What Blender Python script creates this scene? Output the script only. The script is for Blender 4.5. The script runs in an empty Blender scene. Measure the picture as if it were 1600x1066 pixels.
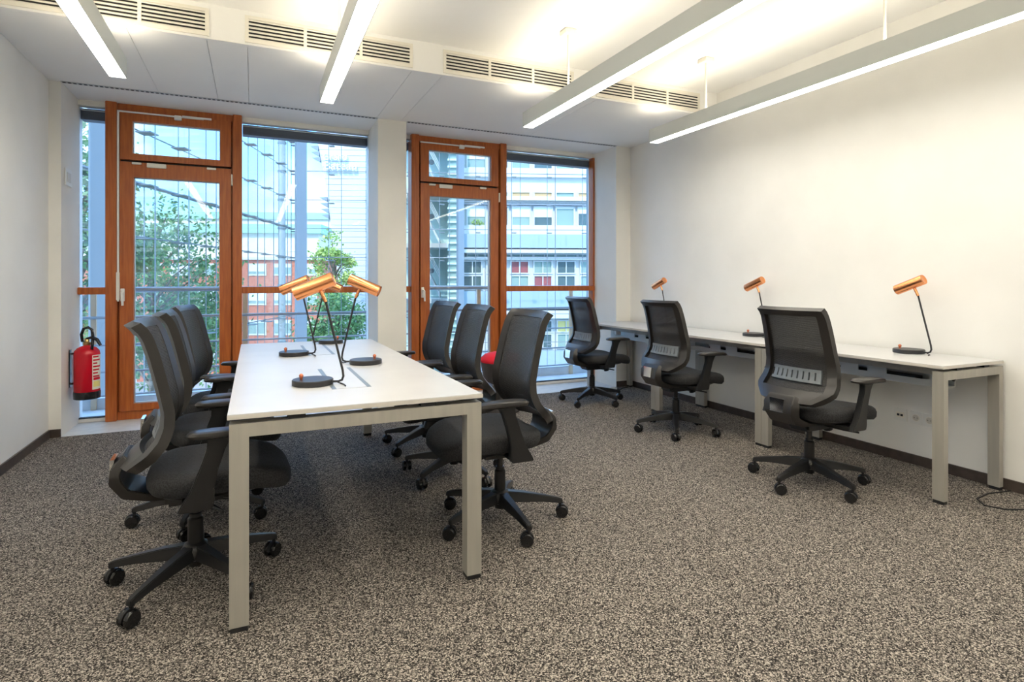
import bpy, bmesh, math, random
from mathutils import Vector, Matrix
PI = math.pi
scene = bpy.context.scene
C = scene.collection
# ------------------------------------------------------------------ camera
FPX, HZ, CAMH = 896.0, 440.0, 1.19
YAW = math.atan((800 - 396) / FPX)
cam_d = bpy.data.cameras.new('camera'); cam = bpy.data.objects.new('camera', cam_d); C.objects.link(cam)
cam.location = (0, 0, CAMH); cam.rotation_euler = (PI / 2, 0, -YAW)
cam_d.sensor_width = 36; cam_d.lens = FPX / 1600 * 36
cam_d.shift_y = -(533 - HZ) / 1600.0
cam_d.clip_start = 0.05; cam_d.clip_end = 500
scene.camera = cam
# ------------------------------------------------------------------ colour management
scene.view_settings.view_transform = 'Standard'; scene.view_settings.look = 'None'
scene.view_settings.gamma = 1.0; scene.view_settings.exposure = 0.86
scene.view_settings.use_curve_mapping = False
# ------------------------------------------------------------------ sky and sun
w = bpy.data.worlds.new('sky'); scene.world = w; w.use_nodes = True
nt = w.node_tree; nt.nodes.clear()
o_ = nt.nodes.new('ShaderNodeOutputWorld'); bg = nt.nodes.new('ShaderNodeBackground')
tc = nt.nodes.new('ShaderNodeTexCoord'); nz = nt.nodes.new('ShaderNodeTexNoise'); rp = nt.nodes.new('ShaderNodeValToRGB')
nz.inputs['Scale'].default_value = 2.6; nz.inputs['Detail'].default_value = 5
rp.color_ramp.elements[0].position = .44; rp.color_ramp.elements[0].color = (.19, .47, 1.0, 1)
rp.color_ramp.elements[1].position = .62; rp.color_ramp.elements[1].color = (.60, .81, 1.0, 1)
nt.links.new(tc.outputs['Generated'], nz.inputs['Vector']); nt.links.new(nz.outputs['Fac'], rp.inputs['Fac'])
nt.links.new(rp.outputs['Color'], bg.inputs['Color']); bg.inputs['Strength'].default_value = 2.25
nt.links.new(bg.outputs['Background'], o_.inputs['Surface'])
sd = bpy.data.lights.new('sun', 'SUN'); sun = bpy.data.objects.new('sun', sd); C.objects.link(sun)
sd.energy = 1.7; sd.angle = .01; sd.color = (1, .93, .82)
sun.rotation_euler = Vector((.50, .75, -.85)).to_track_quat('-Z', 'Y').to_euler()
for px, pw in ((-.13, 2.4), (2.54, 2.4)):                      # sampling portals in the two window openings
    ld = bpy.data.lights.new('window_portal', 'AREA'); lo = bpy.data.objects.new('window_portal', ld); C.objects.link(lo)
    ld.shape = 'RECTANGLE'; ld.size = pw; ld.size_y = 2.68; lo.location = (px, 6.03, 1.36)
    lo.rotation_euler = (-PI / 2, 0, 0); ld.cycles.is_portal = True

# ------------------------------------------------------------------ materials
MATS = {}
def mat(name, col, rough=.5, metal=0, spec=.5, emis=None, es=0):
    m = bpy.data.materials.new(name); m.use_nodes = True
    b = m.node_tree.nodes['Principled BSDF']
    b.inputs['Base Color'].default_value = (*col, 1); b.inputs['Roughness'].default_value = rough
    b.inputs['Metallic'].default_value = metal; b.inputs['Specular IOR Level'].default_value = spec
    if emis:
        b.inputs['Emission Color'].default_value = (*emis, 1); b.inputs['Emission Strength'].default_value = es
    MATS[name] = m; return m
def noisy(name, c1, c2, scale, rough=.6, p0=.35, p1=.65, stretch=(1, 1, 1), detail=3, bump=0, metal=0, bscale=None, spec=.5):
    m = mat(name, c1, rough, metal, spec); t = m.node_tree; b = t.nodes['Principled BSDF']
    tc = t.nodes.new('ShaderNodeTexCoord'); mp = t.nodes.new('ShaderNodeMapping'); mp.inputs['Scale'].default_value = stretch
    n = t.nodes.new('ShaderNodeTexNoise'); n.inputs['Scale'].default_value = scale; n.inputs['Detail'].default_value = detail
    r = t.nodes.new('ShaderNodeValToRGB')
    r.color_ramp.elements[0].position = p0; r.color_ramp.elements[0].color = (*c1, 1)
    r.color_ramp.elements[1].position = p1; r.color_ramp.elements[1].color = (*c2, 1)
    t.links.new(tc.outputs['Object'], mp.inputs['Vector']); t.links.new(mp.outputs['Vector'], n.inputs['Vector'])
    t.links.new(n.outputs['Fac'], r.inputs['Fac']); t.links.new(r.outputs['Color'], b.inputs['Base Color'])
    if bump:
        bp = t.nodes.new('ShaderNodeBump'); bp.inputs['Strength'].default_value = bump; bp.inputs['Distance'].default_value = .003
        t.links.new(n.outputs['Fac'], bp.inputs['Height']); t.links.new(bp.outputs['Normal'], b.inputs['Normal'])
    return m
def glass(name, tint, refl=1.0):
    m = bpy.data.materials.new(name); m.use_nodes = True; t = m.node_tree; t.nodes.clear()
    o = t.nodes.new('ShaderNodeOutputMaterial'); mx = t.nodes.new('ShaderNodeMixShader')
    tr = t.nodes.new('ShaderNodeBsdfTransparent'); tr.inputs['Color'].default_value = (*tint, 1)
    gl = t.nodes.new('ShaderNodeBsdfGlossy'); gl.inputs['Roughness'].default_value = .02
    fr = t.nodes.new('ShaderNodeFresnel'); fr.inputs['IOR'].default_value = 1.3
    ml = t.nodes.new('ShaderNodeMath'); ml.operation = 'MULTIPLY'; ml.inputs[1].default_value = refl
    t.links.new(fr.outputs['Fac'], ml.inputs[0]); t.links.new(ml.outputs[0], mx.inputs['Fac'])
    t.links.new(tr.outputs[0], mx.inputs[1]); t.links.new(gl.outputs[0], mx.inputs[2]); t.links.new(mx.outputs[0], o.inputs['Surface'])
    MATS[name] = m; return m
def meshfab(name, col, trans):
    m = mat(name, col, .55); t = m.node_tree; b = t.nodes['Principled BSDF']; o = t.nodes['Material Output']
    tc = t.nodes.new('ShaderNodeTexCoord'); wv = t.nodes.new('ShaderNodeTexWave'); wv.inputs['Scale'].default_value = 55
    wv.bands_direction = 'Z'; mx = t.nodes.new('ShaderNodeMixShader'); tr = t.nodes.new('ShaderNodeBsdfTransparent')
    mm = t.nodes.new('ShaderNodeMath'); mm.operation = 'MULTIPLY'; mm.inputs[1].default_value = trans
    t.links.new(tc.outputs['Object'], wv.inputs['Vector']); t.links.new(wv.outputs['Fac'], mm.inputs[0])
    t.links.new(mm.outputs[0], mx.inputs['Fac']); t.links.new(b.outputs[0], mx.inputs[1]); t.links.new(tr.outputs[0], mx.inputs[2])
    t.links.new(mx.outputs[0], o.inputs['Surface']); return m
def carpet():
    m = mat('carpet', (.2, .2, .2), .95, spec=.1); t = m.node_tree; b = t.nodes['Principled BSDF']
    tc = t.nodes.new('ShaderNodeTexCoord'); v = t.nodes.new('ShaderNodeTexVoronoi'); v.inputs['Scale'].default_value = 270
    sp = t.nodes.new('ShaderNodeSeparateColor'); r = t.nodes.new('ShaderNodeValToRGB'); cr = r.color_ramp; cr.interpolation = 'CONSTANT'
    cr.elements[0].position = 0; cr.elements[0].color = (.022, .020, .019, 1)
    cr.elements[1].position = .36; cr.elements[1].color = (.105, .094, .085, 1)
    for p, c in ((.60, (.23, .205, .18)), (.80, (.46, .41, .36))):
        e = cr.elements.new(p); e.color = (*c, 1)
    bp = t.nodes.new('ShaderNodeBump'); bp.inputs['Strength'].default_value = .35; bp.inputs['Distance'].default_value = .003
    t.links.new(tc.outputs['Object'], v.inputs['Vector']); t.links.new(v.outputs['Color'], sp.inputs[0])
    t.links.new(sp.outputs[0], r.inputs['Fac']); t.links.new(r.outputs['Color'], b.inputs['Base Color'])
    t.links.new(v.outputs['Distance'], bp.inputs['Height']); t.links.new(bp.outputs['Normal'], b.inputs['Normal'])
carpet()
noisy('plaster', (.83, .825, .80), (.86, .855, .83), 3, .75, spec=.2)
noisy('ceiling_paint', (.91, .91, .90), (.93, .93, .92), 2, .8, spec=.2)
noisy('pier_paint', (.80, .79, .75), (.83, .82, .78), 3, .7, spec=.2)
noisy('stone', (.62, .64, .66), (.70, .72, .73), 14, .45)
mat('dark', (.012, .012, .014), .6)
noisy('baseboard', (.055, .042, .036), (.075, .058, .05), 20, .4)
noisy('wood', (.36, .080, .012), (.48, .130, .022), 6, .38, stretch=(9, 9, .7), detail=6)
mat('white_metal', (.80, .80, .78), .4)
mat('cream', (.84, .81, .73), .4)
mat('alu', (.52, .54, .54), .38, .3)
mat('lamp_body', (.60, .63, .62), .45, .1)
mat('diffuser', (.9, .9, .9), .5, emis=(1.0, .94, .82), es=13.0)
mat('uplight', (.9, .9, .9), .5, emis=(1.0, .88, .66), es=9.0)
noisy('desk_white', (.54, .54, .545), (.57, .57, .575), 5, .32)
mat('desk_edge', (.62, .59, .54), .5)
noisy('desk_leg', (.37, .355, .315), (.41, .39, .345), 40, .42, metal=.2, stretch=(1, 1, .05))
mat('black_plastic', (.010, .010, .011), .36)
mat('frame_plastic', (.020, .018, .017), .33)
mat('glossy_black', (.012, .012, .013), .15)
noisy('seat_fabric', (.008, .008, .010), (.030, .031, .034), 180, .8, detail=1, bump=.3)
meshfab('mesh_fabric', (.030, .029, .029), .34)
mat('lumbar', (.16, .18, .20), .45)
mat('chrome', (.85, .87, .9), .08, 1)
mat('steel', (.55, .56, .58), .25, 1)
noisy('copper', (.82, .32, .13), (.88, .38, .17), 60, .26, metal=1, stretch=(1, 20, 20))
mat('copper_knob', (.55, .16, .08), .35, .6)
mat('lamp_black', (.022, .022, .025), .42)
mat('bulb', (.6, .6, .62), .3)
mat('red', (.62, .006, .022), .25)
mat('red_fabric', (.78, .012, .035), .8)
mat('stool_body', (.05, .045, .045), .5)
mat('label_white', (.82, .80, .70), .5)
mat('label_yellow', (.85, .72, .25), .5)
mat('brass', (.75, .55, .22), .3, 1)
glass('window_glass', (.97, .985, .99), .9)
glass('net_glass', (.975, .99, .99), .22)
mat('blind', (.10, .11, .14), .5)
mat('fin', (.38, .40, .40), .5, .2)
mat('cable', (.22, .25, .26), .4, .5)
mat('rail', (.34, .37, .40), .4, .5)
mat('rail_post', (.62, .46, .30), .5)
noisy('concrete', (.55, .57, .58), (.64, .66, .67), 6, .8)
noisy('brickwork', (.50, .15, .085), (.64, .24, .15), 2.2, .85, stretch=(1, 1, 6))
mat('facade_white', (.66, .66, .63), .6)
mat('facade_cream', (.74, .70, .60), .6)
mat('facade_blue', (.36, .45, .52), .45)
mat('facade_tan', (.60, .40, .20), .6)
mat('roof_green', (.36, .60, .47), .6)
mat('shutter', (.78, .78, .75), .6)
mat('dark_glass', (.10, .15, .15), .12)
mat('green_glass', (.30, .40, .34), .15)
mat('stair_glass', (.62, .78, .74), .25)
mat('slat_white', (.62, .64, .66), .5)
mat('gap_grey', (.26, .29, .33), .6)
mat('letter_white', (.95, .95, .95), .4)
mat('red_panel', (.34, .09, .09), .5)
noisy('leaf', (.045, .16, .045), (.20, .36, .12), 1.5, .5)
noisy('leaf_light', (.22, .36, .06), (.46, .56, .16), 1.2, .5)
noisy('bark', (.16, .12, .09), (.28, .22, .16), 8, .9)
noisy('ground', (.30, .30, .30), (.38, .38, .37), .3, .9)

# ------------------------------------------------------------------ mesh helpers
class MB:
    def __init__(s): s.v = []; s.f = []
    def add(s, vs, fs):
        k = len(s.v); s.v += [tuple(p) for p in vs]; s.f += [tuple(i + k for i in f) for f in fs]; return s
    def box(s, x0, x1, y0, y1, z0, z1):
        return s.add([(x0, y0, z0), (x1, y0, z0), (x1, y1, z0), (x0, y1, z0), (x0, y0, z1), (x1, y0, z1), (x1, y1, z1), (x0, y1, z1)],
                     [(0, 3, 2, 1), (4, 5, 6, 7), (0, 1, 5, 4), (1, 2, 6, 5), (2, 3, 7, 6), (3, 0, 4, 7)])
    def loft(s, rings, caps=True):
        n = len(rings[0]); vs = [p for r in rings for p in r]; fs = []
        for i in range(len(rings) - 1):
            for j in range(n):
                fs.append((i * n + j, i * n + (j + 1) % n, (i + 1) * n + (j + 1) % n, (i + 1) * n + j))
        if caps: fs.append(tuple(range(n - 1, -1, -1))); fs.append(tuple((len(rings) - 1) * n + j for j in range(n)))
        return s.add(vs, fs)
    def lathe(s, prof, n=24, c=(0, 0, 0)):
        return s.loft([[(c[0] + r * math.cos(2 * PI * j / n), c[1] + r * math.sin(2 * PI * j / n), c[2] + z) for j in range(n)] for r, z in prof])
    def tube(s, pts, r, n=10, sq=None):
        P = [Vector(p) for p in pts]; rings = []; up = None
        for i, p in enumerate(P):
            d = ((P[min(i + 1, len(P) - 1)] - P[max(i - 1, 0)])).normalized()
            if up is None: up = Vector((0, 0, 1)) if abs(d.z) < .9 else Vector((1, 0, 0))
            a = d.cross(up).normalized(); b = a.cross(d).normalized(); up = b
            rr = r[i] if isinstance(r, (list, tuple)) else r
            rings.append([p + a * rr * math.cos(2 * PI * j / n) + b * rr * math.sin(2 * PI * j / n) for j in range(n)])
        return s.loft(rings)
    def prism(s, poly, axis, a0, a1):
        def P(p, a):
            return {'x': (a, p[0], p[1]), 'y': (p[0], a, p[1]), 'z': (p[0], p[1], a)}[axis]
        return s.loft([[P(p, a0) for p in poly], [P(p, a1) for p in poly]])
    def build(s, name, m, parent=None, smooth=False, bevel=0, kind=None):
        me = bpy.data.meshes.new(name); bm = bmesh.new()
        vs = [bm.verts.new(p) for p in s.v]
        for f in s.f:
            try: bm.faces.new([vs[i] for i in f])
            except ValueError: pass
        bmesh.ops.recalc_face_normals(bm, faces=bm.faces[:])
        if bevel: bmesh.ops.bevel(bm, geom=bm.edges[:], offset=bevel, segments=2, affect='EDGES', clamp_overlap=True)
        if smooth:
            for f in bm.faces: f.smooth = True
            for e in bm.edges:
                if len(e.link_faces) == 2 and e.calc_face_angle(0) > .7: e.smooth = False
        bm.to_mesh(me); bm.free(); me.materials.append(MATS[m])
        o = bpy.data.objects.new(name, me); C.objects.link(o); o.parent = parent
        if kind: o['kind'] = kind
        return o
def B(*a): return MB().box(*a)
def thing(name, label, cat, loc=(0, 0, 0), rz=0, group=None, kind=None):
    o = bpy.data.objects.new(name, None); C.objects.link(o); o.location = loc; o.rotation_euler = (0, 0, rz)
    o.empty_display_size = .1
    return tag(o, label, cat, group, kind)
def tag(o, label=None, cat=None, group=None, kind=None):
    if label: o['label'] = label
    if cat: o['category'] = cat
    if group: o['group'] = group
    if kind: o['kind'] = kind
    return o
def struct(o, label, cat): return tag(o, label, cat, kind='structure')
def copy_tree(o, parent=None):
    c = o.copy(); C.objects.link(c); c.parent = parent
    for ch in list(o.children): copy_tree(ch, c)
    return c
def inst(src, name, loc, parent, rz=0, scale=None):
    c = bpy.data.objects.new(name, src.data); C.objects.link(c); c.location = loc; c.parent = parent; c.rotation_euler = (0, 0, rz)
    if scale: c.scale = scale
    return c
def lerp(tab, t):
    for (a, p), (b, q) in zip(tab, tab[1:]):
        if t <= b: return p + (q - p) * max(0, (t - a) / (b - a))
    return tab[-1][1]
def sell(a, b, n, e=2.6):                                   # superellipse outline
    r = []
    for j in range(n):
        t = 2 * PI * j / n; c, s_ = math.cos(t), math.sin(t)
        r.append((a * math.copysign(abs(c) ** (2 / e), c), b * math.copysign(abs(s_) ** (2 / e), s_)))
    return r

# ------------------------------------------------------------------ room shell
XL, XR, YB, YP, YO = -1.42, 3.93, -1.7, 5.42, 6.02      # left wall, right wall, back, pier face, outer face
ZS, ZC = 2.72, 2.94                                     # soffit, upper ceiling
struct(B(XL - .15, XR + .15, YB - .15, YP, -.15, 0).build('floor', 'carpet'), 'grey speckled loop carpet covering the whole office floor', 'floor')
struct(B(XL - .15, XL, YB, YP, 0, 3.1).build('wall_left', 'plaster'), 'plain white wall on the left beside the fire extinguisher', 'wall')
struct(B(XR, XR + .15, YB, YO, 0, 3.1).build('wall_right', 'plaster'), 'plain white wall on the right behind the desk row', 'wall')
struct(B(XL - .15, XR + .15, YB - .15, YB, 0, 3.1).build('wall_back', 'plaster'), 'white wall behind the viewer', 'wall')
wf = thing('wall_front', 'white window wall piers framing the two glazed bays', 'wall', kind='structure')
XP = [(XL - .15, -1.342), (1.065, 1.335), (3.735, XR)]
for a, b in XP: B(a, b, YP, YO, -.1, ZC).build('pier', 'pier_paint', wf)
struct(B(-1.342, 3.735, YP, YO, -.15, -.002).build('trim_1', 'stone'), 'pale grey stone threshold strip under the window wall', 'threshold')
ce = thing('ceiling', 'white ceiling with a lowered panelled soffit along the windows', 'ceiling', kind='structure')
B(XL - .15, XR + .15, YB - .15, 4.08, ZC, ZC + .12).build('upper_ceiling', 'ceiling_paint', ce)
B(XL, XR, 4.08, 4.11, ZS, ZC).build('bulkhead_face', 'ceiling_paint', ce)
B(XL, XR, 4.11, YO, ZS + .028, ZC + .1).build('soffit_backing', 'ceiling_paint', ce)
xs = [XL, -.70, -.27, -.035, 1.05, 1.28, 2.40, 2.63, XR]
for a, b in zip(xs, xs[1:]):
    B(a + .0016, b - .0016, 4.111, YP - .012, ZS, ZS + .027).build('ceiling_panel', 'ceiling_paint', ce)
B(XL, XR, YP - .011, YO, ZS, ZS + .027).build('ceiling_panel', 'ceiling_paint', ce)
struct(B(XL, XL + .012, YB, YP - .012, 0, .062).build('baseboard_left', 'baseboard'), 'dark brown baseboard along the left wall', 'baseboard')
struct(B(XR - .012, XR, YB, YP, 0, .062).build('baseboard_right', 'baseboard'), 'dark brown baseboard along the right wall under the desks', 'baseboard')
bf = struct(B(XL, -1.342, YP - .012, YP, 0, .062).build('baseboard_front', 'baseboard'), 'short dark brown baseboard on the corner pier by the extinguisher', 'baseboard')
B(3.735, XR - .012, YP - .012, YP, 0, .062).build('baseboard_piece', 'baseboard', bf)
# the rest of our own building, above, below and to both sides of the room
hb = thing('wall_outer', 'outer masonry of the building around the office', 'wall', kind='structure')
B(-9, 12, YB - 3, YO - .02, 3.12, 11).build('upper_storeys', 'concrete', hb)
B(-9, 12, YB - 3, YO - .02, -9, -.16).build('lower_storeys', 'concrete', hb)
B(-9, XL - .16, YB - 3, YO - .02, -.16, 3.12).build('neighbour_room', 'concrete', hb)
B(XR + .16, 12, YB - 3, YO - .02, -.16, 3.12).build('neighbour_room', 'concrete', hb)

# ------------------------------------------------------------------ windows and doors
GY = 5.93
def frame_rect(mb, x0, x1, z0, z1, y0, y1, l, r, b, t):
    mb.box(x0, x0 + l, y0, y1, z0, z1).box(x1 - r, x1, y0, y1, z0, z1)
    mb.box(x0 + l, x1 - r, y0, y1, z0, z0 + b).box(x0 + l, x1 - r, y0, y1, z1 - t, z1); return mb
def fixed_window(n, x0, x1, label, rightedge=False):
    r = thing('window_%d' % n, label, 'window', kind='structure', loc=(x0, GY, 0))
    W = x1 - x0
    B(0, W, -.04, .04, 2.675, ZS).build('head_rail', 'pier_paint', r)
    B(0, W, -.035, .03, 0, .028).build('sill_rail', 'white_metal', r)
    B(0, W, -.03, .02, .028, .036).build('gasket', 'dark', r)
    B(0, W, -.07, .03, 1.08, 1.14).build('transom', 'wood', r, bevel=.004)
    B(0, W, -.004, .004, .036, 1.08).build('pane', 'window_glass', r)
    B(0, W, -.004, .004, 1.14, 2.675).build('pane', 'window_glass', r)
    bb = B(.004, W - .004, .03, .13, 2.575, 2.668).build('blind_box', 'blind', r)
    B(.004, W - .004, .022, .029, 2.650, 2.658).build('guide_strip', 'white_metal', bb)
    if rightedge: B(W - .022, W, -.06, .04, .036, 2.675).build('jamb', 'wood', r)
    return r
fixed_window(1, -1.342, -1.143, 'narrow side pane between the extinguisher reveal and the left wooden door')
fixed_window(2, -.097, 1.065, 'wide pane behind the white table with copper transom')
fixed_window(3, 1.335, 1.49, 'slim side pane between the middle pier and the right wooden door')
fixed_window(4, 2.565, 3.735, 'wide pane beside the desk row facing the office block', True)
def wood_door(n, x0, x1, label, rod):
    """x0..x1 are the outer sides of the two posts"""
    r = thing('door_%d' % n, label, 'door', kind='structure', loc=(x0, 5.85, 0))
    W = x1 - x0; pl = .082; pr = .075
    for a, b in ((0, pl), (W - pr, W)): B(a, b, -.02, .13, 0, ZS).build('post', 'wood', r, bevel=.004)
    B(pl, W - pr, .02, .13, 2.66, ZS).build('head', 'wood', r)
    B(pl, W - pr, .02, .13, 0, .07).build('sill', 'wood', r)
    x_a, x_b = pl + .018, W - pr - .016
    for q in ((pl, x_a), (x_b, W - pr)): B(q[0], q[1], .045, .13, .07, 2.66).build('rebate', 'wood', r)
    B(x_a, x_b, .045, .12, 2.222, 2.238).build('rebate', 'dark', r)
    def leaf(nm, z0, z1, l, rr, b, t):
        f = frame_rect(MB(), x_a, x_b, z0, z1, .0, .09, l, rr, b, t).build(nm, 'wood', r)
        gx0, gx1, gz0, gz1 = x_a + l, x_b - rr, z0 + b, z1 - t
        frame_rect(MB(), gx0 - .002, gx1 + .002, gz0 - .002, gz1 + .002, .03, .06, .008, .008, .008, .008).build('glazing_bead', 'alu', f)
        B(gx0, gx1, .042, .05, gz0, gz1).build('pane', 'window_glass', f); return f
    leaf('fanlight', 2.24, 2.655, .092, .088, .055, .08)
    lf = leaf('door_leaf', .075, 2.22, .10, .092, .06, .128)
    # lever handle
    hx = x_a + .022
    h = B(hx - .015, hx + .015, -.012, 0, 1.02, 1.13).build('handle_plate', 'white_metal', lf, bevel=.003)
    MB().tube([(hx, -.012, 1.10), (hx, -.045, 1.10), (hx + .004, -.055, 1.09), (hx + .008, -.055, .985)], [.009, .009, .011, .009], 8).build('handle', 'white_metal', lf, smooth=True)
    # fanlight opener and hinges
    op = MB().box(x_a - .008, x_b - .22, -.018, -.004, 2.640, 2.652)
    if rod: op.box(x_a - .016, x_a - .002, -.018, -.004, 1.02, 2.652)
    op.build('opener_rod', 'white_metal', r)
    if rod: B(x_a - .022, x_a + .002, -.026, -.002, 1.03, 1.27).build('opener_handle', 'cream', r, bevel=.003)
    m = (x_a + x_b) / 2
    B(m - .02, m + .035, -.03, 0, 2.615, 2.655).build('opener_bracket', 'white_metal', r, bevel=.003)
    B(m + .04, m + .27, -.022, -.004, 2.645, 2.660).build('opener_arm', 'white_metal', r)
    for a, b, h_ in ((.09, .16, .015), (.20, .345, .035), (.66, .735, .015)):
        B(x_a + a, x_a + b, -.02, .0, 2.215 - h_, 2.218).build('hinge', 'cream', r, bevel=.003)
    B(x_b + .002, x_b + .014, -.012, .04, 2.07, 2.17).build('hinge', 'cream', r)
    return r
wood_door(1, -1.143, -.097, 'tall orange-brown wooden glazed door behind the left row of chairs', True)
wood_door(2, 1.49, 2.565, 'tall orange-brown wooden glazed door right of the middle pier', False)

# ------------------------------------------------------------------ ceiling fittings
def grille(x0, x1, label):
    r = thing('air_grille', label, 'air vent', (x0, 4.08, 2.735), group='ceiling bulkhead air grilles')
    W = x1 - x0; H = .172
    frame_rect(MB(), 0, W, 0, H, -.010, 0, .022, .022, .02, .02).build('frame', 'cream', r)
    B(.02, W - .02, -.0015, -.0005, .018, H - .018).build('backing', 'dark', r)
    for k in (1, 2): B(W * k / 3 - .010, W * k / 3 + .010, -.010, -.001, .02, H - .02).build('mullion', 'cream', r)
    n = 6
    for k in range(n):
        z = .026 + k * (H - .052) / (n - 1)
        MB().prism([(-.009, z - .0085), (-.009, z - .0015), (-.003, z + .007), (-.003, z)], 'x', .022, W - .022).build('slat', 'cream', r)
grille(-1.37, -.255, 'white slatted air grille above the left wooden door, leftmost in the bulkhead')
grille(-.05, 1.05, 'white slatted air grille crossed by the second hanging light from the left')
grille(1.28, 2.39, 'white slatted air grille beside the lamp rod, third from the left')
grille(2.61, 3.72, 'white slatted air grille nearest the right wall')
def slot(x0, x1, label):
    r = thing('slot_diffuser', label, 'air vent', (x0, YP - .006, ZS))
    W = x1 - x0
    B(0, W, -.020, .020, -.004, -.0005).build('frame', 'alu', r)
    d = MB(); n = int(W / .034)
    for k in range(n): d.box(k * .034 + .008, k * .034 + .028, -.012, .012, -.0055, -.0041)
    d.build('openings', 'dark', r, kind='stuff')
slot(-1.34, 1.06, 'long perforated ceiling slot over the left window bay')
slot(1.34, 3.73, 'long perforated ceiling slot over the right window bay')
def pendant(x, label, rods):
    y0, y1, z0 = -.9, 4.13, 2.42
    r = thing('pendant_light', label, 'ceiling light', (x, 0, z0), group='linear pendant lights')
    hw, hh = .046, .115
    b = MB().box(-hw, -hw + .004, y0, y1, 0, hh).box(hw - .004, hw, y0, y1, 0, hh).box(-hw + .004, hw - .004, y0, y0 + .004, 0, hh).box(-hw + .004, hw - .004, y1 - .004, y1, 0, hh)
    b.box(-hw + .004, hw - .004, y0 + .004, y1 - .004, .05, .06); b.build('housing', 'lamp_body', r)
    B(-hw + .004, hw - .004, y0 + .004, y1 - .004, .0015, .004).build('diffuser', 'diffuser', r)
    B(-hw + .004, hw - .004, y0 + .004, y1 - .004, hh - .012, hh - .009).build('uplight_cover', 'uplight', r)
    for y in rods:
        rd = MB().tube([(0, y, hh - .004), (0, y, ZC - z0 - .03)], .0075, 10).build('rod', 'cream', r, smooth=True)
        B(-.045, .045, y - .045, y + .045, ZC - z0 - .034, ZC - z0 - .001).build('ceiling_rose', 'cream', rd, bevel=.003)
pendant(-.745, 'hanging linear light nearest the left wall', (3.48, 2.08, .68))
pendant(.46, 'hanging linear light above the white table', (3.48, 2.08, .68))
pendant(2.0, 'hanging linear light third from the left wall', (3.48, 2.08, .68))
pendant(3.24, 'hanging linear light nearest the right wall above the desk row', (3.48, 2.08, .68))

# ------------------------------------------------------------------ tables
def leg_frame(r, y0, y1, x0, x1, top, lw, m='desk_leg'):
    """closed goal-post frame: two legs and a beam, in its own plane"""
    for a, s_ in ((x0, 1), (x1, -1)):
        MB().loft([[(a, y0, .018), (a + s_ * lw, y0, .018), (a + s_ * lw, y1, .018), (a, y1, .018)],
                   [(a, y0, top - .045), (a + s_ * lw, y0, top - .045), (a + s_ * lw, y1, top - .045), (a, y1, top - .045)],
                   [(a, y0, top), (a + s_ * .008, y0, top), (a + s_ * .008, y1, top), (a, y1, top)]]).build('leg', m, r)
        B(min(a + s_ * .003, a + s_ * (lw - .003)), max(a + s_ * .003, a + s_ * (lw - .003)), y0 + .003, y1 - .003, 0, .018).build('glide', 'dark', r)
    MB().prism([(x0 + .008, top), (x1 - .008, top), (x1 - lw, top - .045), (x0 + lw, top - .045)], 'y', y0, y1).build('beam', m, r)
def bench():
    r = thing('meeting_table', 'long white bench table with grey metal legs between two rows of chairs', 'table', (.38, 3.35, 0))
    hx, hy = .46, 1.20
    top = B(-hx, hx, -hy, hy, .722, .74).build('tabletop', 'desk_white', r, bevel=.0015)
    frame_rect(MB(), -hx - .0006, hx + .0006, -hy - .0006, hy + .0006, .7225, .7365, .002, .002, .002, .002)
    e = MB().box(-hx - .001, hx + .001, -hy - .001, -hy, .723, .737).box(-hx - .001, hx + .001, hy, hy + .001, .723, .737)
    e.box(-hx - .001, -hx, -hy, hy, .723, .737).box(hx, hx + .001, -hy, hy, .723, .737).build('edge_band', 'desk_edge', r)
    leg_frame(r, -hy + .0, -hy + .06, -hx + .005, hx - .005, .706, .061)
    leg_frame(r, hy - .06, hy, -hx + .005, hx - .005, .706, .061)
    for x in (-.24, .24): B(x - .02, x + .02, -hy + .06, hy - .06, .662, .702).build('rail', 'desk_leg', r)
    for x in (-.24, .24):
        for y in (-hy + .03, hy - .03): B(x - .03, x + .03, y - .02, y + .02, .706, .722).build('spacer', 'dark', r)
    for yc in (-.565, .63):
        lid = B(-.062, .062, yc - .30, yc + .30, .7400, .7412).build('cable_lid', 'desk_white', r)
        for s_ in (-1, 1): B(s_ * .072 - .009, s_ * .072 + .009, yc - .30, yc + .30, .7398, .7407).build('cable_slot', 'cable', r)
bench()
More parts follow.
